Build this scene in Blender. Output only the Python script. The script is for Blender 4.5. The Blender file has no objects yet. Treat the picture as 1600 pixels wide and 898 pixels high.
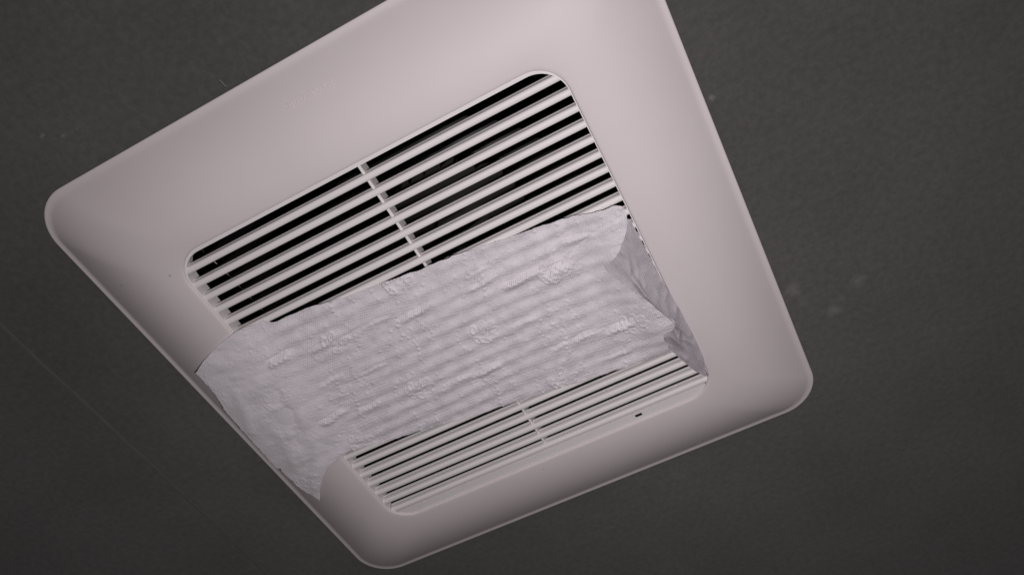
import bpy, bmesh, math, random
import numpy as np
from mathutils import Matrix, Vector, noise
from mathutils.geometry import delaunay_2d_cdt

# ------------------------------------------------------------------ camera, world, light, exposure
# plan coordinates in millimetres: u along the slats, v across them, w down from the ceiling.
CEIL = 2.4
def W(u, v, w):
    return Vector((u / 1000.0, v / 1000.0, CEIL - w / 1000.0))

sc = bpy.context.scene
cam_d = bpy.data.cameras.new("camera")
cam = bpy.data.objects.new("camera", cam_d)
sc.collection.objects.link(cam)
CX = Vector((0.88683991, 0.45957644, -0.04800493))
CY = -Vector((-0.41532505, 0.74726229, -0.51875252))
CZ = -Vector((-0.20253416, 0.47998809, 0.85357562))
loc = W(285.67865, -47.29501, 374.8715)
cam.matrix_world = Matrix(((CX.x, CY.x, CZ.x, loc.x), (CX.y, CY.y, CZ.y, loc.y), (CX.z, CY.z, CZ.z, loc.z), (0, 0, 0, 1)))
cam_d.sensor_width = 36
cam_d.lens = 27.377
cam_d.clip_start = 0.01
cam_d.clip_end = 50
sc.camera = cam

world = bpy.data.worlds.new("World")
sc.world = world
world.use_nodes = True
world.node_tree.nodes["Background"].inputs[0].default_value = (1.0, 0.80, 0.90, 1)
world.node_tree.nodes["Background"].inputs[1].default_value = 0.014

fl_d = bpy.data.lights.new("phone_flash", "AREA")
fl_d.shape = "DISK"
fl_d.size = 0.007
fl_d.energy = 1.0
fl_d.spread = math.radians(170)
fl_d.color = (1.0, 0.965, 0.975)
fl = bpy.data.objects.new("phone_flash", fl_d)
sc.collection.objects.link(fl)
fl_pos = loc + CX * 0.032 - CY * 0.030
aim = W(255, 190, 0)
fl.location = fl_pos
fl.rotation_euler = (aim - fl_pos).to_track_quat("-Z", "Y").to_euler()

rm_d = bpy.data.lights.new("room_fill", "AREA")      # added fill for dim room light from an unseen source, lifts the ceiling
rm_d.shape = "RECTANGLE"; rm_d.size = 0.9; rm_d.size_y = 1.0
rm_d.energy = 3.7
rm_d.color = (1.0, 0.88, 0.91)
rm = bpy.data.objects.new("room_fill", rm_d)
sc.collection.objects.link(rm)
rm.location = W(165 + 1250, 165 - 1600, 720)
rm.rotation_euler = (W(200, 250, 0) - rm.location).to_track_quat("-Z", "Y").to_euler()

sc.view_settings.view_transform = "Standard"
sc.view_settings.look = "None"
sc.view_settings.exposure = 0
sc.view_settings.gamma = 1
sc.view_settings.use_curve_mapping = False

# ------------------------------------------------------------------ helpers
def link(o, parent=None):
    sc.collection.objects.link(o)
    if parent is not None:
        o.parent = parent
    return o

def tag(o, label=None, cat=None, group=None, kind=None):
    for k, v in (("label", label), ("category", cat), ("group", group), ("kind", kind)):
        if v: o[k] = v
    return o

def make(name, verts, faces, mat, parent=None, smooth=False, recalc=True, uv=None):
    """verts in (u,v,w) millimetres; the parent is an Empty whose location is subtracted."""
    base = Vector((0, 0, 0))
    p = parent
    while p is not None:
        base += p.location; p = p.parent
    me = bpy.data.meshes.new(name)
    me.from_pydata([tuple(W(*p) - base) for p in verts], [], faces)
    if uv is not None:
        l = me.uv_layers.new(name="rest")
        idx = np.empty(len(me.loops), dtype=np.int32); me.loops.foreach_get("vertex_index", idx)
        l.data.foreach_set("uv", np.asarray(uv, dtype=np.float32)[idx].ravel())
    if recalc:
        b = bmesh.new(); b.from_mesh(me)
        bmesh.ops.recalc_face_normals(b, faces=b.faces); b.to_mesh(me); b.free()
    for p in me.polygons: p.use_smooth = smooth
    me.materials.append(mat)
    return link(bpy.data.objects.new(name, me), parent)

def bevel(o, width, seg=2, ang=35):
    m = o.modifiers.new("bevel", "BEVEL"); m.width = width / 1000; m.segments = seg
    m.limit_method = "ANGLE"; m.angle_limit = math.radians(ang); m.harden_normals = False
    for p in o.data.polygons: p.use_smooth = True
    o.data.set_sharp_from_angle(angle=math.radians(40))

def rrect(cu, cv, h, r, n=14, side=1):
    """rounded square outline, list of (u,v)"""
    pts = []
    for (sx, sy, a0) in ((1, 1, 0), (-1, 1, 90), (-1, -1, 180), (1, -1, 270)):
        for i in range(n + 1):
            a = math.radians(a0 + 90.0 * i / n)
            pts.append((cu + sx * (h - r) + r * math.cos(a), cv + sy * (h - r) + r * math.sin(a)))
        if side > 1:
            x0, y0 = pts[-1]
            nx = {0: (-1, 1), 90: (-1, -1), 180: (1, -1), 270: (1, 1)}[a0]
            a = math.radians(a0 + 90)
            x1, y1 = cu + nx[0] * (h - r) + r * math.cos(a), cv + nx[1] * (h - r) + r * math.sin(a)
            for j in range(1, side):
                pts.append((x0 + (x1 - x0) * j / side, y0 + (y1 - y0) * j / side))
    return pts

def prism_with_holes(outer, holes, w0, w1):
    """solid plate between w0 (front) and w1 (deep) with through holes"""
    loops = [outer] + holes
    pts, edges = [], []
    for L in loops:
        b = len(pts); pts += L
        edges += [(b + i, b + (i + 1) % len(L)) for i in range(len(L))]
    vo, eo, fo, ov, oe, of = delaunay_2d_cdt([Vector(p) for p in pts], edges, [], 0, 1e-6)
    def inside(p, L):
        c = False; j = len(L) - 1
        for i in range(len(L)):
            if (L[i][1] > p[1]) != (L[j][1] > p[1]) and p[0] < (L[j][0] - L[i][0]) * (p[1] - L[i][1]) / (L[j][1] - L[i][1]) + L[i][0]: c = not c
            j = i
        return c
    tris = []
    for f in fo:
        c = (sum(vo[i][0] for i in f) / len(f), sum(vo[i][1] for i in f) / len(f))
        if inside(c, outer) and not any(inside(c, h) for h in holes): tris.append(tuple(f))
    n = len(vo)
    V = [(p[0], p[1], w0) for p in vo] + [(p[0], p[1], w1) for p in vo]
    F = tris + [tuple(i + n for i in reversed(t)) for t in tris]
    cnt = {}
    for t in tris:
        for a, b in zip(t, t[1:] + t[:1]): cnt[frozenset((a, b))] = cnt.get(frozenset((a, b)), 0) + 1
    for k, c in cnt.items():
        if c == 1:
            a, b = tuple(k); F.append((a, b, b + n, a + n))
    return V, F

# ------------------------------------------------------------------ materials
def mat(name):
    m = bpy.data.materials.new(name); m.use_nodes = True
    nt = m.node_tree
    return m, nt, nt.nodes["Principled BSDF"]

def N(nt, t, **kw):
    n = nt.nodes.new(t)
    for k, v in kw.items():
        if k.startswith("i_"): n.inputs[k[2:].replace("_", " ")].default_value = v
        else: setattr(n, k, v)
    return n

def add_bump(nt, b, src, dist, strength=1.0, prev=None):
    bu = N(nt, "ShaderNodeBump"); bu.inputs["Distance"].default_value = dist; bu.inputs["Strength"].default_value = strength
    nt.links.new(src, bu.inputs["Height"])
    if prev: nt.links.new(prev.outputs[0], bu.inputs["Normal"])
    nt.links.new(bu.outputs[0], b.inputs["Normal"]); return bu

def noise_node(nt, scale, detail=3, rough=0.5, co=None):
    tc = N(nt, "ShaderNodeTexCoord") if co is None else None
    n = N(nt, "ShaderNodeTexNoise"); n.inputs["Scale"].default_value = scale
    n.inputs["Detail"].default_value = detail; n.inputs["Roughness"].default_value = rough
    nt.links.new(tc.outputs["Object"] if co is None else co, n.inputs["Vector"]); return n

def ramp(nt, src, stops):
    r = N(nt, "ShaderNodeValToRGB"); e = r.color_ramp.elements
    while len(e) < len(stops): e.new(0.5)
    for k, (p, c) in enumerate(stops): e[k].position = p; e[k].color = (*c, 1)
    nt.links.new(src, r.inputs[0]); return r

def plastic(name, col, rough=0.5, spec=0.35, grain=0.00004):
    m, nt, b = mat(name)
    n = noise_node(nt, 9, 4, 0.6)
    r = ramp(nt, n.outputs[0], [(0.3, tuple(c * 0.965 for c in col)), (0.7, tuple(min(1, c * 1.02) for c in col))])
    tc = N(nt, "ShaderNodeTexCoord")
    vo = N(nt, "ShaderNodeTexVoronoi"); vo.inputs["Scale"].default_value = 130; nt.links.new(tc.outputs["Object"], vo.inputs["Vector"])
    hs = N(nt, "ShaderNodeSeparateXYZ"); nt.links.new(vo.outputs["Color"], hs.inputs[0])
    sz = N(nt, "ShaderNodeMapRange"); sz.inputs[1].default_value = .965; sz.inputs[2].default_value = 1; sz.inputs[3].default_value = 0; sz.inputs[4].default_value = .11; nt.links.new(hs.outputs[0], sz.inputs[0])
    lt = N(nt, "ShaderNodeMath", operation="LESS_THAN"); nt.links.new(vo.outputs["Distance"], lt.inputs[0]); nt.links.new(sz.outputs[0], lt.inputs[1])
    lq = N(nt, "ShaderNodeMath", operation="MULTIPLY"); nt.links.new(lt.outputs[0], lq.inputs[0]); lq.inputs[1].default_value = .45
    dm = N(nt, "ShaderNodeMix", data_type="RGBA"); nt.links.new(lq.outputs[0], dm.inputs[0]); nt.links.new(r.outputs[0], dm.inputs[6]); dm.inputs[7].default_value = (.28, .24, .23, 1)
    nt.links.new(dm.outputs[2], b.inputs["Base Color"])
    rr_ = N(nt, "ShaderNodeMapRange"); rr_.inputs[3].default_value = rough - .07; rr_.inputs[4].default_value = rough + .1; nt.links.new(n.outputs[0], rr_.inputs[0]); nt.links.new(rr_.outputs[0], b.inputs["Roughness"])
    b.inputs["Specular IOR Level"].default_value = spec
    g = noise_node(nt, 1400, 2, 0.5)
    add_bump(nt, b, g.outputs[0], grain, 0.5)
    return m

M_bezel = plastic("white_plastic", (0.745, 0.672, 0.682), 0.55, 0.3)
M_slat = plastic("slat_plastic", (0.86, 0.81, 0.81), 0.5, 0.3)

m, nt, b = mat("recess_shade"); b.inputs["Base Color"].default_value = (0.012, 0.009, 0.010, 1); b.inputs["Roughness"].default_value = 0.8; b.inputs["Specular IOR Level"].default_value = 0.1  # near-black colour stands in for shade inside the housing and slot
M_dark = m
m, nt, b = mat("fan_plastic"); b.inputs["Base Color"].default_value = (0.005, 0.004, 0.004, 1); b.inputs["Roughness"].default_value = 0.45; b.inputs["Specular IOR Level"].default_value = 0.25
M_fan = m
m, nt, b = mat("hub_plastic"); b.inputs["Base Color"].default_value = (0.045, 0.04, 0.042, 1); b.inputs["Roughness"].default_value = 0.22
M_hub = m
m, nt, b = mat("spring_steel"); b.inputs["Base Color"].default_value = (0.35, 0.33, 0.33, 1); b.inputs["Metallic"].default_value = 1; b.inputs["Roughness"].default_value = 0.4
M_steel = m
m, nt, b = mat("lint"); b.inputs["Base Color"].default_value = (0.30, 0.29, 0.29, 1); b.inputs["Roughness"].default_value = 0.9
M_lint = m

# ceiling paint: dark grey flat wall paint with roller stipple and a few pale rubs
m, nt, b = mat("ceiling_paint"); M_ceil = m
n1 = noise_node(nt, 5, 5, 0.62)
r1 = ramp(nt, n1.outputs[0], [(0.3, (0.078, 0.0735, 0.070)), (0.5, (0.092, 0.088, 0.086)), (0.72, (0.110, 0.103, 0.101))])
n2 = noise_node(nt, 260, 4, 0.7)
r2 = ramp(nt, n2.outputs[0], [(0.3, (0.82, 0.825, 0.83)), (0.7, (1.17, 1.16, 1.155))])
mx = N(nt, "ShaderNodeMix", data_type="RGBA", blend_type="MULTIPLY"); mx.inputs[0].default_value = 1
nt.links.new(r1.outputs[0], mx.inputs[6]); nt.links.new(r2.outputs[0], mx.inputs[7])
cur = mx.outputs[2]
geo = N(nt, "ShaderNodeNewGeometry")
nd = noise_node(nt, 70, 3, 0.6, co=geo.outputs["Position"])
off = N(nt, "ShaderNodeVectorMath", operation="MULTIPLY_ADD")
nt.links.new(nd.outputs["Color"], off.inputs[0]); off.inputs[1].default_value = (0.012, 0.012, 0); 
nt.links.new(geo.outputs["Position"], off.inputs[2])
nb = noise_node(nt, 420, 3, 0.7, co=geo.outputs["Position"])
for (u, v, rr, st) in ((337.5, 243, 5.0, 0.5), (341, 256, 4, 0.22), (373, 257, 5.5, 0.4), (355, 270, 6, 0.4), (361, 263, 4, 0.2), (227, 347, 7, 0.12), (205, 338, 5, 0.12), (334, 113, 2.2, 0.8), (121, 330, 4, .1), (43, -21.5, 1.4, 0.6), (36, -27, 1.1, 0.7), (52, -20, 1.0, 0.5)):
    d = N(nt, "ShaderNodeVectorMath", operation="DISTANCE"); d.inputs[1].default_value = (u / 1000 + .006, v / 1000 + .006, CEIL)
    nt.links.new(off.outputs[0], d.inputs[0])
    mr = N(nt, "ShaderNodeMapRange"); mr.inputs[1].default_value = 0; mr.inputs[2].default_value = rr / 1000; mr.inputs[3].default_value = st * 2.4; mr.inputs[4].default_value = 0
    nt.links.new(d.outputs["Value"], mr.inputs[0])
    mu = N(nt, "ShaderNodeMath", operation="MULTIPLY"); nt.links.new(mr.outputs[0], mu.inputs[0]); nt.links.new(nb.outputs[0], mu.inputs[1])
    mm = N(nt, "ShaderNodeMix", data_type="RGBA"); nt.links.new(mu.outputs[0], mm.inputs[0]); nt.links.new(cur, mm.inputs[6]); mm.inputs[7].default_value = (0.20, 0.19, 0.185, 1)
    cur = mm.outputs[2]
nt.links.new(cur, b.inputs["Base Color"])
b.inputs["Roughness"].default_value = 0.85; b.inputs["Specular IOR Level"].default_value = 0.2
b.inputs["Diffuse Roughness"].default_value = 1.0
b.inputs["Sheen Weight"].default_value = 0.12; b.inputs["Sheen Roughness"].default_value = 0.6
bu = add_bump(nt, b, noise_node(nt, 320, 3, 0.6).outputs[0], 0.0003, 0.5)
add_bump(nt, b, noise_node(nt, 30, 3, 0.5).outputs[0], 0.0012, 0.5, bu)

def paper_mat(name, trans, col):
    m, nt, b = mat(name)
    b.inputs["Base Color"].default_value = (*col, 1); b.inputs["Roughness"].default_value = 0.95
    b.inputs["Specular IOR Level"].default_value = 0.1
    uvn = N(nt, "ShaderNodeUVMap"); uvn.uv_map = "rest"
    # woven emboss: crossed diagonals
    sep = N(nt, "ShaderNodeSeparateXYZ"); nt.links.new(uvn.outputs[0], sep.inputs[0])
    def lin(a, c):
        x = N(nt, "ShaderNodeMath", operation="MULTIPLY"); x.inputs[1].default_value = a; nt.links.new(sep.outputs[0], x.inputs[0])
        y = N(nt, "ShaderNodeMath", operation="MULTIPLY_ADD"); y.inputs[1].default_value = c; nt.links.new(sep.outputs[1], y.inputs[0]); nt.links.new(x.outputs[0], y.inputs[2])
        s = N(nt, "ShaderNodeMath", operation="SINE"); nt.links.new(y.outputs[0], s.inputs[0]); return s
    k = 2 * math.pi / 2.3
    s1, s2 = lin(k * 0.90, k * 0.62), lin(k * 0.72, -k * 0.85)
    pp = N(nt, "ShaderNodeMath", operation="MULTIPLY"); nt.links.new(s1.outputs[0], pp.inputs[0]); nt.links.new(s2.outputs[0], pp.inputs[1])
    pr = N(nt, "ShaderNodeMath", operation="ABSOLUTE"); nt.links.new(pp.outputs[0], pr.inputs[0])
    nf = N(nt, "ShaderNodeTexNoise"); nf.inputs["Scale"].default_value = 0.12; nf.inputs["Detail"].default_value = 3; nt.links.new(uvn.outputs[0], nf.inputs["Vector"])
    fr = N(nt, "ShaderNodeMapRange"); fr.inputs[1].default_value = .35; fr.inputs[2].default_value = .6; fr.inputs[3].default_value = .35; fr.inputs[4].default_value = 1; nt.links.new(nf.outputs[0], fr.inputs[0])
    p2 = N(nt, "ShaderNodeMath", operation="MULTIPLY"); nt.links.new(pr.outputs[0], p2.inputs[0]); nt.links.new(fr.outputs[0], p2.inputs[1])
    lm = N(nt, "ShaderNodeMapRange"); lm.inputs[1].default_value = 45; lm.inputs[2].default_value = 95; lm.inputs[3].default_value = .25; lm.inputs[4].default_value = 1; nt.links.new(sep.outputs[0], lm.inputs[0])
    p3 = N(nt, "ShaderNodeMath", operation="MULTIPLY"); nt.links.new(p2.outputs[0], p3.inputs[0]); nt.links.new(lm.outputs[0], p3.inputs[1])
    b1 = add_bump(nt, b, p3.outputs[0], 0.00030, 1.0)
    nn = N(nt, "ShaderNodeTexNoise"); nn.inputs["Scale"].default_value = 1.1; nn.inputs["Detail"].default_value = 4; nn.inputs["Roughness"].default_value = .65; nt.links.new(uvn.outputs[0], nn.inputs["Vector"])
    b2 = add_bump(nt, b, nn.outputs[0], 0.00045, 0.8, b1)
    if trans:
        out = nt.nodes["Material Output"]
        tr = N(nt, "ShaderNodeBsdfTranslucent"); tr.inputs[0].default_value = (*col, 1)
        ms = N(nt, "ShaderNodeMixShader"); ms.inputs[0].default_value = trans
        nt.links.new(b.outputs[0], ms.inputs[1]); nt.links.new(tr.outputs[0], ms.inputs[2]); nt.links.new(ms.outputs[0], out.inputs[0])
        nt.links.new(b2.outputs[0], tr.inputs["Normal"])
    return m
M_paper = paper_mat("towel_paper", 0.06, (0.90, 0.84, 0.88))
M_ply = paper_mat("single_ply_paper", 0.46, (0.84, 0.785, 0.825))

# ------------------------------------------------------------------ the ceiling
hole = [(36, 36), (294, 36), (294, 292), (36, 292)]
B = 2000
V = [(-B, -B, 0), (B, -B, 0), (B, B, 0), (-B, B, 0)] + [(u, v, 0) for u, v in hole]
F = [(0, 1, 5, 4), (1, 2, 6, 5), (2, 3, 7, 6), (3, 0, 4, 7)]
ceil = make("ceiling", V, F, M_ceil, recalc=False)
tag(ceil, kind="structure")
# a faint raised paint ridge over the board joint left of the fan
random.seed(4)
V, F = [], []
n = 260
for i in range(n):
    v = -420 + i * 5.0
    uc = -65.0 + 0.004 * (v - 100) + noise.noise(Vector((v * .02, 3, 0))) * 1.0 + (1.5 if False else 0)
    h = 0.10 + 0.05 * noise.noise(Vector((v * .05, 7, 0)))
    for (du, ww) in ((-1.3, .003), (-.5, h * .8), (0, h), (.5, h * .8), (1.3, .003)): V.append((uc + du, v, ww))
for i in range(n - 1):
    for j in range(4):
        a = i * 5 + j; F.append((a, a + 1, a + 6, a + 5))
m, nt, b = mat("joint_paint"); b.inputs["Roughness"].default_value = .8
r = ramp(nt, noise_node(nt, 60, 4, .7).outputs[0], [(.3, (0.115, 0.110, 0.096)), (.7, (0.150, 0.142, 0.125))]); nt.links.new(r.outputs[0], b.inputs[0])
seam = make("ceiling_seam", V, F, m, smooth=True, recalc=False); tag(seam, kind="structure")

# ------------------------------------------------------------------ the exhaust fan
root = bpy.data.objects.new("exhaust_fan", None); root.location = W(165, 165, 0); root.empty_display_size = .05
link(root)
tag(root, "square white plastic exhaust fan cover with slatted grille on dark grey ceiling", "exhaust fan")

OC, IC = (165, 165), (164.5, 164)
def _sl(t): return 1 - (t / .88) ** 1.2
_cum = np.r_[0, np.cumsum([_sl((i + .5) / 400) for i in range(400)])]
def prof(t): return 1.3 + 17.6 * float(np.interp(t * 400, np.arange(401), _cum)) / float(_cum[-1])
rings = [(164.8, 23, -0.0), (165.6, 23.8, 0.3), (165.9, 24.1, 0.8), (165.7, 23.9, 1.15), (165.2, 23.4, 1.3), (164.6, 22.8, 1.34), (163.2, 21.7, 1.36)]
rings = [(OC[0], OC[1]) + r for r in rings]
K = 40
for i in range(1, K + 1):
    t = i / K
    rings.append((OC[0] + (IC[0] - OC[0]) * t, OC[1] + (IC[1] - OC[1]) * t, 163 + (110.7 - 163) * t, 21.5 + (17.2 - 21.5) * t, prof(t)))
for (h, w) in ((110.4, 18.72), (110.15, 18.45), (110.03, 18.1), (110.0, 17.7), (110.0, 15.0), (111.2, 15.0), (111.2, 16.6)):
    rings.append((IC[0], IC[1], h, h - 110 + 16.8, w))
V, F = [], []
NP = None
for (cu, cv, h, r, w) in rings:
    L = rrect(cu, cv, h, r, 16, 10); NP = len(L)
    V += [(u, v, w) for u, v in L]
for i in range(len(rings) - 1):
    for j in range(NP):
        a, c = i * NP + j, i * NP + (j + 1) % NP
        F.append((a, c, c + NP, a + NP))
bez = make("bezel", V, F, M_bezel, root, smooth=True)

def sdr(u, v, t):
    h = 163 + (110.7 - 163) * t; r = 21.5 + (17.2 - 21.5) * t
    a = abs(u - OC[0] - (IC[0] - OC[0]) * t) - (h - r); b_ = abs(v - OC[1] - (IC[1] - OC[1]) * t) - (h - r)
    return math.hypot(max(a, 0), max(b_, 0)) + min(max(a, b_), 0) - r
def bezh(u, v):
    if sdr(u, v, 1) <= 0: return 18.9
    if sdr(u, v, 0) >= 0: return 1.8
    lo, hi = 0.0, 1.0
    for _ in range(22):
        m_ = (lo + hi) / 2
        if sdr(u, v, m_) <= 0: lo = m_
        else: hi = m_
    return prof(lo)

# embossed maker's name, upside down in this view
cu_ = bpy.data.curves.new("lettering", "FONT"); cu_.body = "Panasonic"; cu_.size = 5.2; cu_.extrude = 0.3; cu_.resolution_u = 3
to = bpy.data.objects.new("lettering_source", cu_); link(to)
dg = bpy.context.evaluated_depsgraph_get()
tm = bpy.data.meshes.new_from_object(to.evaluated_get(dg))
bpy.data.objects.remove(to)
TL = max(v.co.x for v in tm.vertices)
tv = []
for v_ in tm.vertices:
    u = 177.6 - v_.co.x * 26.4 / TL; vv = 15.6 + v_.co.y
    tv.append((u, vv, bezh(u, vv) + 0.05 + v_.co.z))
make("lettering", tv, [tuple(p.vertices) for p in tm.polygons], M_bezel, root)

# grille insert frame with end walls, bottom lip and a latch slot
FR = 17.7
inner = [(u, min(v, 268.4)) for u, v in rrect(164.6, 165.4, 109.3, 15.0, 12, 1)]
cl = []
for p in inner:
    if not cl or math.hypot(p[0] - cl[-1][0], p[1] - cl[-1][1]) > 1e-4: cl.append(p)
# drop the collinear run along the clamped edge
cl = [p for i, p in enumerate(cl) if not (p[1] == 268.4 and cl[i - 1][1] == 268.4 and cl[(i + 1) % len(cl)][1] == 268.4)]
slot = [(224.2, 269.5), (228.6, 269.5), (228.6, 271.7), (224.2, 271.7)]
V, F = prism_with_holes(rrect(164.5, 164, 109.93, 16.73, 14, 1), [cl, slot], FR, 7.6)
frame = make("grille_frame", V, F, M_slat, root)
bevel(frame, .3, 2)
V, F = [], []
make("slot_shade", [(a, b_, w) for w in (17.3, 14.4) for a, b_ in ((224.25, 270.1), (228.55, 270.1), (228.55, 271.65), (224.25, 271.65))], [(0, 1, 2, 3), (7, 6, 5, 4), (0, 4, 5, 1), (1, 5, 6, 2), (2, 6, 7, 3), (3, 7, 4, 0)], M_dark, root)  # dark block added inside the slot in place of its shade

# slats
def uext(v):
    """end positions of the slotted area at this v"""
    h, r, cv = 109.3, 15.0, 165.4
    dv = abs(v - cv) - (h - r)
    x = (h - r) + (math.sqrt(max(r * r - dv * dv, 0)) if dv > 0 else r)
    return 164.6 - x, 164.6 + x
P_SL = [(-0.02, -1.1), (-0.06, -.62), (-0.22, -.32), (-.55, -.10), (-1.1, .02), (-1.8, .04), (-2.5, -.10), (-3.05, -.38), (-3.38, -.80), (-3.52, -1.35),
        (-3.50, -2.6), (-3.42, -3.75), (-3.12, -3.9), (-3.12, -4.2), (-3.5, -4.32), (-3.5, -5.35), (-.2, -5.35)]
straight = None
for k in range(24):
    a1 = 65.0 + 8.8 * k
    ends = [uext(a1 + dv) for dv, _ in P_SL]
    st = all(abs(e[0] - 55.3) < 1e-3 for e in ends)
    if st and straight is not None:
        o = straight[0].copy(); link(o, root); o.location = (0, (a1 - straight[1]) / 1000, 0); continue
    n = len(P_SL); V = []
    us = [0, 1]
    for e in us:
        for (dv, dw), en in zip(P_SL, ends): V.append((en[e] + (0 if dw > -.3 else (-.35, .35)[e]), a1 + dv, FR + dw))
    F = [(i, (i + 1) % n, (i + 1) % n + n, i + n) for i in range(n)] + [tuple(range(n)), tuple(range(2 * n - 1, n - 1, -1))]
    o = make("slat", V, F, M_slat, root, smooth=True)
    o.data.set_sharp_from_angle(angle=math.radians(38))
    if st: straight = (o, a1)

def box(u0, u1, v0, v1, w0, w1):
    V = [(u, v, w) for w in (w0, w1) for v in (v0, v1) for u in (u0, u1)]
    return V, [(0, 1, 3, 2), (4, 6, 7, 5), (0, 4, 5, 1), (2, 3, 7, 6), (0, 2, 6, 4), (1, 5, 7, 3)]
V, F = box(165.9, 167.5, 55.7, 268.3, 5.2, 15.6)
rib = make("cross_rib", V, F, M_slat, root); bevel(rib, .35, 2)

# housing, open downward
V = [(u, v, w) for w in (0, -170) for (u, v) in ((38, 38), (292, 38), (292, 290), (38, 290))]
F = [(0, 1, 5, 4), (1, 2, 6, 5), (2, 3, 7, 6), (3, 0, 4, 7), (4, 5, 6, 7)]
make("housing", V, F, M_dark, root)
# inlet ring and blower wheel
def lathe(cu, cv, prof_, n=48):
    V, F = [], []
    for (r, w) in prof_:
        for i in range(n):
            a = 2 * math.pi * i / n; V.append((cu + r * math.cos(a), cv + r * math.sin(a), w))
    for k in range(len(prof_) - 1):
        for i in range(n):
            a, c = k * n + i, k * n + (i + 1) % n; F.append((a, c, c + n, a + n))
    return V, F
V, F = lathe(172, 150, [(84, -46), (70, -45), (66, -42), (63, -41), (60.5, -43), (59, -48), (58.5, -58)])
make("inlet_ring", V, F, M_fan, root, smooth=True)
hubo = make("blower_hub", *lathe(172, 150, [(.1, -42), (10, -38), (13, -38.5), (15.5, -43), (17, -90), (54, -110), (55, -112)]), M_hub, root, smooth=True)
bl = None
for i in range(28):
    a = 2 * math.pi * i / 28
    if bl is None:
        V = []
        for w in (-60, -108):
            for j in range(4):
                r = 47 + 2.6 * j; aa = 0.05 * j * j * .5
                for d in (-.5, .5): V.append((r * math.cos(aa) - d * math.sin(aa), r * math.sin(aa) + d * math.cos(aa), w))
        F = []
        for j in range(3):
            q = 2 * j; F += [(q, q + 2, q + 10, q + 8), (q + 1, q + 9, q + 11, q + 3), (q, q + 1, q + 3, q + 2), (q + 8, q + 10, q + 11, q + 9)]
        F += [(0, 8, 9, 1), (6, 7, 15, 14)]
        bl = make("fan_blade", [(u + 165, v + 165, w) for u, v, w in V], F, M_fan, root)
        o = bl
    else:
        o = bl.copy(); link(o, root)
    o.rotation_euler = (0, 0, a); o.location = (0.007, -0.015, 0)

def tube(name, pts, rad, mt, parent, n=8):
    V, F = [], []
    P = [Vector(p) for p in pts]
    for i, p in enumerate(P):
        d = (P[min(i + 1, len(P) - 1)] - P[max(i - 1, 0)]).normalized()
        a = d.orthogonal().normalized() if i == 0 else (a_ - d * a_.dot(d)).normalized()
        a_ = a; b_ = d.cross(a)
        for j in range(n):
            t = 2 * math.pi * j / n; V.append(tuple(p + (a * math.cos(t) + b_ * math.sin(t)) * rad))
    for i in range(len(P) - 1):
        for j in range(n):
            q, c = i * n + j, i * n + (j + 1) % n; F.append((q, c, c + n, q + n))
    F += [tuple(range(n)), tuple(range((len(P) - 1) * n, len(P) * n))]
    return make(name, V, F, mt, parent, smooth=True)
tube("mounting_spring", [(58, 60, -6), (60, 85, -8), (62, 120, -9), (62, 180, -10), (60, 240, -9)], .32, M_steel, root)
tube("mounting_spring", [(44.5 + .9 * math.cos(i * 1.1), 60 + i * .55, -9 + .9 * math.sin(i * 1.1)) for i in range(130)], .22, M_steel, root, 5)

# ------------------------------------------------------------------ the paper towel
def resample(pts, n):
    P = np.array(pts, float); d = np.r_[0, np.cumsum(np.linalg.norm(np.diff(P, axis=0), axis=1))]
    s = np.linspace(0, d[-1], n)
    # Catmull-Rom through the points
    out = np.empty((n, P.shape[1]))
    for q, x in enumerate(s):
        i = min(max(np.searchsorted(d, x) - 1, 0), len(P) - 2)
        t = (x - d[i]) / (d[i + 1] - d[i])
        p0, p1, p2, p3 = P[max(i - 1, 0)], P[i], P[i + 1], P[min(i + 2, len(P) - 1)]
        out[q] = .5 * (2 * p1 + (p2 - p0) * t + (2 * p0 - 5 * p1 + 4 * p2 - p3) * t * t + (3 * p1 - p0 - 3 * p2 + p3) * t ** 3)
    return out
def coons(T, Bt, L, R):
    ns, nt_ = len(T), len(L)
    s = np.linspace(0, 1, ns)[None, :, None]; t = np.linspace(0, 1, nt_)[:, None, None]
    return (1 - t) * T[None] + t * Bt[None] + (1 - s) * L[:, None] + s * R[:, None] - ((1 - s) * (1 - t) * T[0] + s * (1 - t) * T[-1] + (1 - s) * t * Bt[0] + s * t * Bt[-1])

top = [(18.1, 117.6), (30.4, 111.4), (45.5, 106.5), (58.1, 104.2), (69.1, 106.0), (75, 106.6), (78.6, 110.0), (99, 111.3), (120.2, 115.2), (143.3, 117.2), (161.1, 119.6), (180.6, 120.9), (211.8, 125.1), (232.5, 128.2), (249.3, 130.8), (262, 132.6), (268.5, 133.2)]
bot = [(20.9, 235.4), (28.4, 225.6), (37.9, 216.2), (49.3, 209.8), (59.0, 207.4), (75.5, 210.4), (91.8, 213.3), (124.2, 218.5), (148.3, 222.0), (160.5, 223.3), (188.2, 226.9), (219.3, 231.0), (242.5, 233.5), (261.6, 235.3)]
lft = [(18.1, 117.6), (18.2, 124.9), (18.0, 133.3), (15.8, 143.3), (14.2, 150.0), (13.6, 166.3), (12.9, 184.0), (12.5, 199.2), (14.6, 201.4), (13.9, 204.5), (14.2, 210.5), (16.4, 222.2), (20.9, 235.4)]
rgt = [(268.5, 133.2), (272, 135.2), (272.7, 139.5), (269.5, 148), (260.5, 158), (252, 165), (256.5, 177), (261, 188.5), (266, 200), (270.6, 212.5), (268, 217), (262, 218.6), (260.9, 226), (261.6, 235.3)]
NS, NT = 640, 250
T_, B_, L_, R_ = resample(top, NS), resample(bot, NS), resample(lft, NT), resample(rgt, NT)
rng = np.random.default_rng(7)
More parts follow.
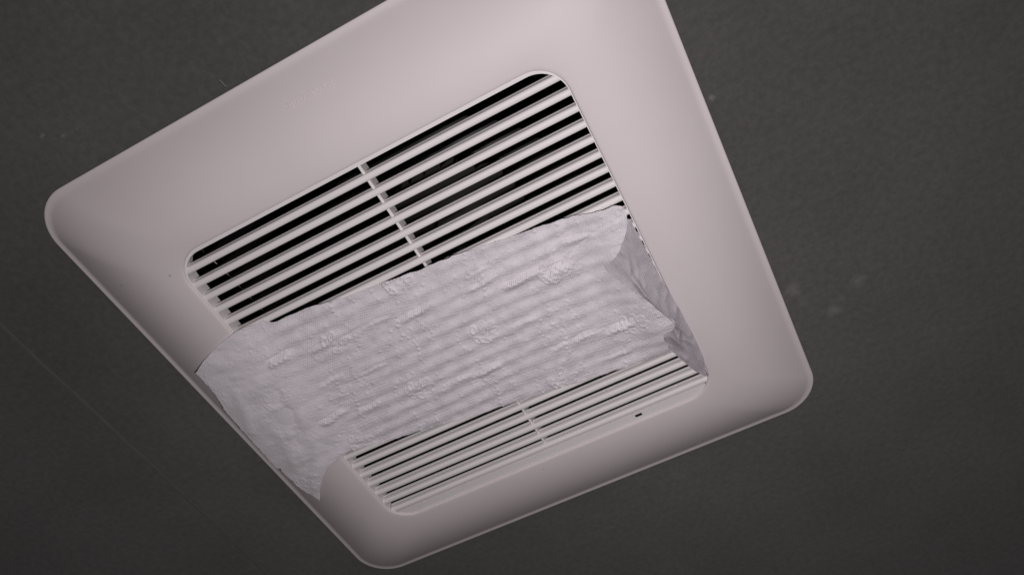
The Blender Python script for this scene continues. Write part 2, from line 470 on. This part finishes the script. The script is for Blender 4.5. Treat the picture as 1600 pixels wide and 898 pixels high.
L_[:, 0] += np.convolve(rng.normal(0, .3, NT), np.ones(3) / 3, "same")          # torn edge
T_[:, 1] += np.convolve(rng.normal(0, .5, NS), np.ones(9) / 9, "same"); B_[:, 1] += np.convolve(rng.normal(0, .5, NS), np.ones(9) / 9, "same")
G = coons(T_, B_, L_, R_)
U_, V_ = G[..., 0], G[..., 1]
def sst(x, a, b_):
    t = np.clip((x - a) / (b_ - a), 0, 1); return t * t * (3 - 2 * t)
hb = np.empty_like(U_)
for i in range(NT):
    for j in range(NS):
        hb[i, j] = bezh(U_[i, j], V_[i, j]) if U_[i, j] < 54.5 else 18.9
base = hb + .45
inw = sst(U_, 53, 76)
left_w = 20.1 - .0032 * np.maximum(54 - U_, 0) ** 2          # the free end stands off the sloping cover
base = np.maximum(left_w, base * .0) * (1 - inw) + 18.55 * inw
# cling to slats: crowns over the slats, sagging between them
inside = sst(U_, 60, 84)
ph = (V_ - (65 - 1.75)) / 8.8 + .045 * np.sin(U_ * .045) 
wav = np.cos(2 * np.pi * ph)
near_r = 1 - sst(U_, 244, 262) * .55
amp = .32 + .12 * np.sin(U_ * .031 + V_ * .05)
z = base + inside * amp * (wav - .35) * near_r * .95
# slat ghosts fading over the bezel
z += (1 - inside) * .22 * np.sin(2 * np.pi * (V_ + .35 * U_) / 17) * sst(U_, 8, 30)
lift = 8.0 * sst(U_, 240, 264) * np.interp(V_, [130, 140, 165, 185, 212, 222, 235, 240], [.45, .5, .85, 1.0, .85, .6, .06, 0])
z += lift
UV = np.stack([U_, V_], -1)
def gauss(u, v, L, w_, h, ang=-3., skew=.0):
    a = math.radians(ang); dx, dy = U_ - u, V_ - v
    x = dx * math.cos(a) + dy * math.sin(a); y = -dx * math.sin(a) + dy * math.cos(a)
    y = y + .35 * np.sin(x * .45 + u) 
    yy = np.where(y < 0, y / (w_ * .55), y / w_)
    bead = 1 + .20 * np.sin(x * 1.9 + v) * np.sin(y * 1.3 + u)
    return h * bead * np.exp(-(x / L) ** 4 - yy ** 2)
puffs = [(228, 155.8, 8.5, 2.8, 1.3, -6), (207, 151, 9, 2.2, .8, -4), (186, 143.5, 8, 1.8, .5, -4), (148, 142.2, 10, 1.7, .75, -5), (164, 195.2, 7.5, 2.0, .9, -5), (147, 193.2, 7, 1.6, .6, -3),
         (241.6, 205.2, 8, 2.3, 1.0, -7), (222, 201.2, 7, 1.9, .7, -4), (207, 201, 6, 1.6, .5, 0), (67, 131.5, 8, 2.2, .9, -8), (90.6, 136, 7, 1.8, .6, -4), (112, 138, 8, 2.0, .6, -6),
         (69, 181, 9, 2.0, .85, -7), (93, 185, 8, 1.7, .6, -4), (189, 136, 7, 1.5, .4, -2), (128, 137, 7, 1.5, .4, 0), (245, 143, 10, 1.7, .45, 10), (196, 176, 8, 1.3, .3, 4), (108, 163, 9, 1.4, .35, 0), (232, 222, 9, 1.4, .3, 4), (83, 158, 8, 1.5, .35, -5)]
for p in puffs:
    z -= gauss(p[0] - .5, p[1] - 1.9 * p[3] * .75, p[2] * .95, .9, min(.55, p[4] * .6), p[5])
    z += gauss(p[0], p[1], p[2], p[3] * 1.2, p[4] * 1.9, p[5])
# a crease above the largest bubbles
def crease(pts, w_, h):
    P = np.array(pts, float); best = np.full(U_.shape, 1e9)
    for a, b_ in zip(P[:-1], P[1:]):
        d = b_ - a; t = np.clip(((U_ - a[0]) * d[0] + (V_ - a[1]) * d[1]) / (d @ d), 0, 1)
        best = np.minimum(best, np.hypot(U_ - a[0] - t * d[0], V_ - a[1] - t * d[1]))
    return h * np.exp(-(best / w_) ** 2)
z += crease([(200, 149), (214, 150), (226, 151.4), (238, 150)], .8, -.45)
z += crease([(216, 199.5), (229, 201), (243, 201.6)], .8, -.4)
z += crease([(60, 128), (76, 128.2)], .8, -.3)
z += crease([(243, 147), (256, 142), (268, 141)], .9, -.4)
z += crease([(137, 140), (152, 139)], .7, -.35)
z += crease([(30, 138), (26, 152), (18, 168)], 3.6, .6)
z += crease([(50, 150), (46, 172), (40, 190)], 4.0, -.8)
z += crease([(33, 168), (30, 190), (24, 205)], 3.8, .5)
z += crease([(48, 196), (36, 208), (24, 224)], 3.2, .6)
# quilted motifs: eight petal loops and strings of dots
Avec, Bvec = np.array([51., -16.5]), np.array([24.5, 50.4])
def ringb(u, v, r, w_, h):
    global z
    m_ = (abs(U_ - u) < r + 3) & (abs(V_ - v) < r + 3)
    d = np.hypot(U_[m_] - u, V_[m_] - v)
    z[m_] += h * np.exp(-((d - r) / w_) ** 2) 
def loop(u, v, ra, rb, ang, w_, h):
    global z
    m_ = (abs(U_ - u) < 7) & (abs(V_ - v) < 7)
    dx, dy = U_[m_] - u, V_[m_] - v; c_, s_ = math.cos(ang), math.sin(ang)
    x, y = (dx * c_ + dy * s_) / ra, (-dx * s_ + dy * c_) / rb
    z[m_] += h * np.exp(-(((np.hypot(x, y) - 1) * (ra + rb) / 2) / w_) ** 2) + .45 * h * np.exp(-(x * x + y * y) * 1.2)
def dot(u, v, r, h):
    global z
    m_ = (abs(U_ - u) < 4 * r) & (abs(V_ - v) < 4 * r)
    z[m_] += h * np.exp(-((U_[m_] - u) ** 2 + (V_[m_] - v) ** 2) / r ** 2)
mr = random.Random(11)
for i in range(-5, 6):
    for j in range(-3, 4):
        for half in (0, 1):
            c = np.array([173.6, 171.4]) + i * Avec + j * Bvec + half * .5 * (Avec + Bvec)
            if not (0 < c[0] < 285 and 95 < c[1] < 250): continue
            fade = 1.6 * (.35 + .65 * min(max((c[0] - 45) / 60, 0), 1))
            if not half:
                for q in range(8):
                    a = q * math.pi / 4 + .2
                    if mr.random() < .16: continue
                    loop(c[0] + (6.6 + mr.uniform(-.6, .6)) * math.cos(a), c[1] + 5.0 * math.sin(a), 2.7 * mr.uniform(.75, 1.2), 1.5, a * .5 - .2, .5, .42 * fade * mr.uniform(.4, 1.1))
                dot(c[0], c[1], 1.5, .3 * fade)
                for q in range(12):
                    a = -.6 + q * .26
                    dot(c[0] + 15 * math.cos(a), c[1] + 12 * math.sin(a), .75, mr.uniform(.05, .36) * fade)
                    dot(c[0] - 15 * math.cos(a), c[1] - 12 * math.sin(a), .75, mr.uniform(.05, .36) * fade)
            else:
                for q in range(-6, 7):
                    dot(c[0] + 1.6 * math.sin(q * .9), c[1] + q * 3.1, .8, mr.uniform(.15, .42) * fade)
                    dot(c[0] + 12 + 1.4 * math.sin(q * .8 + 1), c[1] + q * 2.6, .7, mr.uniform(.05, .36) * fade)
                for q in range(16):
                    a = q * .42; rr = 2.5 + q * .72
                    dot(c[0] + rr * math.cos(a) * 1.3, c[1] + rr * math.sin(a), .8, mr.uniform(.05, .34) * fade)
                    if q % 2: dot(c[0] - rr * 1.4 * math.cos(a), c[1] - rr * .9 * math.sin(a), .8, .3 * fade)
# loose crumple
for i in range(NT):
    for j in range(0, NS):
        u, v = U_[i, j], V_[i, j]
        lf = max(0, min(1, (76 - u) / 30)); lf = lf * lf * (3 - 2 * lf)
        q_ = min(1, max(.25, (u - 12) / 22))
        z[i, j] += q_ * (.30 + .5 * lf) * noise.noise(Vector((u * .05, v * .11, 1.3))) + q_ * (.26 + .04 * lf) * noise.noise(Vector((u * .16, v * .26, 4.3))) + .07 * noise.noise(Vector((u * .5, v * .6, 8.3)))
# keep clear of the bezel
z = np.where(U_ < 54.5, np.maximum(z, hb + .22), np.maximum(z, 17.95))
def grid_faces(nt_, ns): return [(i * ns + j, i * ns + j + 1, (i + 1) * ns + j + 1, (i + 1) * ns + j) for i in range(nt_ - 1) for j in range(ns - 1)]
V = [(float(a), float(b_), float(c)) for a, b_, c in zip(U_.ravel(), V_.ravel(), z.ravel())]
towel = bpy.data.objects.new("paper_towel", None); towel.location = W(150, 170, 18); towel.empty_display_size = .05; link(towel)
tag(towel, "strip of white quilted paper towel stuck across the fan grille and folded at the right", "paper towel")
sheet = make("front_sheet", V, [f[::-1] for f in grid_faces(NT, NS)], M_paper, towel, smooth=True, recalc=False, uv=UV.reshape(-1, 2))
sm = sheet.modifiers.new("thickness", "SOLIDIFY"); sm.thickness = .00022; sm.offset = -1

# folded single-ply flap that drops to the rim at the right
fl_l = [(266, 141, 19.6), (259, 153, 21.2), (250.5, 164.2, 22.6), (255.8, 177, 24.6), (260.4, 188.5, 25.9), (265.2, 200, 25.4), (268.6, 211, 24.0), (262.5, 217.2, 21.6), (260.9, 226, 19.2), (261.7, 235.8, 18.25)]
fl_r = [(273.0, 146.5, 17.95), (273.3, 159, 17.95), (273.6, 172, 18.0), (274.0, 185, 18.3), (274.9, 200, 19.1), (275.8, 212, 19.4), (276.4, 231, 19.5), (276.0, 247, 19.4), (274.4, 255, 18.9), (272.6, 262.4, 18.0)]
fl_t = [(266, 141, 19.2), (269.5, 143.4, 18.8), (273.0, 146.5, 17.95)]
fl_b = [(261.7, 235.8, 18.25), (264.9, 246, 18.3), (268, 255, 18.2), (272.6, 262.4, 18.0)]
ns, nt2 = 60, 220
FG = coons(resample(fl_t, ns), resample(fl_b, ns), resample(fl_l, nt2), resample(fl_r, nt2))
s = np.linspace(0, 1, ns)[None, :]; t = np.linspace(0, 1, nt2)[:, None]
zl, zr = FG[:, :1, 2], FG[:, -1:, 2]
fprof = .22 * s + .78 * (1 - (1 - np.clip((s - .38) / .62, 0, 1)) ** 1.3)
FG[..., 2] = zl + (zr - zl) * np.where(np.arange(nt2)[:, None] > 0, fprof, s) + .7 * np.sin(np.pi * s) * np.sin(np.pi * t)
FG[..., 2] -= 3.2 * np.exp(-(s / .16) ** 2) * np.clip(1 - np.abs(t - .12) / .22, 0, 1) + 2.2 * np.exp(-(s / .2) ** 2) * np.exp(-((t - .80) / .05) ** 2)
wr = .42 + .10 * np.sin(t * 9)
FG[..., 2] += 2.3 * np.exp(-((s - wr) / .10) ** 2) * np.exp(-((t - .42) / .16) ** 2) * (s < wr) + 2.3 * np.exp(-((s - wr) / .035) ** 2) * np.exp(-((t - .42) / .16) ** 2) * (s >= wr)
FG[..., 2] += 1.0 * np.exp(-((s - .30 - 1.1 * (t - .72)) / .07) ** 2) * np.exp(-((t - .76) / .10) ** 2) - .9 * np.exp(-((s - .5 - 1.0 * (t - .72)) / .09) ** 2) * np.exp(-((t - .76) / .10) ** 2)
FG[..., 2] += .9 * np.exp(-((s - .35) / .12) ** 2) * np.exp(-((t - .78) / .12) ** 2)
fz = FG.reshape(-1, 3)
for q in range(len(fz)):
    rg = noise.noise(Vector((fz[q, 0] * .22, fz[q, 1] * .09, 12.2)))
    fz[q, 2] += 1.7 * (.3 - abs(rg)) + .3 * noise.noise(Vector((fz[q, 0] * .16, fz[q, 1] * .07, 2.2))) + .14 * noise.noise(Vector((fz[q, 0] * .5, fz[q, 1] * .3, 5)))
    if fz[q, 0] > 273.9: fz[q, 2] = max(fz[q, 2], bezh(fz[q, 0], fz[q, 1]) + .1)
    else: fz[q, 2] = max(fz[q, 2], 17.9)
flap = make("folded_flap", [tuple(map(float, p)) for p in fz], [f[::-1] for f in grid_faces(nt2, ns)], M_ply, towel, smooth=True, recalc=False, uv=np.stack([fz[:, 1] + 60, fz[:, 0]], -1))
flap["label"] = "greyer single layer turned down along the grille's right end"
sm = flap.modifiers.new("thickness", "SOLIDIFY"); sm.thickness = .00015; sm.offset = -1

# ------------------------------------------------------------------ lint on the ceiling
lint = bpy.data.objects.new("lint_fibre", None); 
bpy.data.objects.remove(lint)
l1 = tube("lint_fibre", [(127.4, -7.2, .3), (128.3, -7.6, 1.6), (129.2, -6.6, 2.6), (129.3, -5.2, 2.4), (129.0, -3.8, 1.4), (129.8, -2.8, .6)], .14, M_lint, None, 6)
tag(l1, "tiny curled pale fibre hanging from the ceiling just past the cover's upper left edge", "lint")
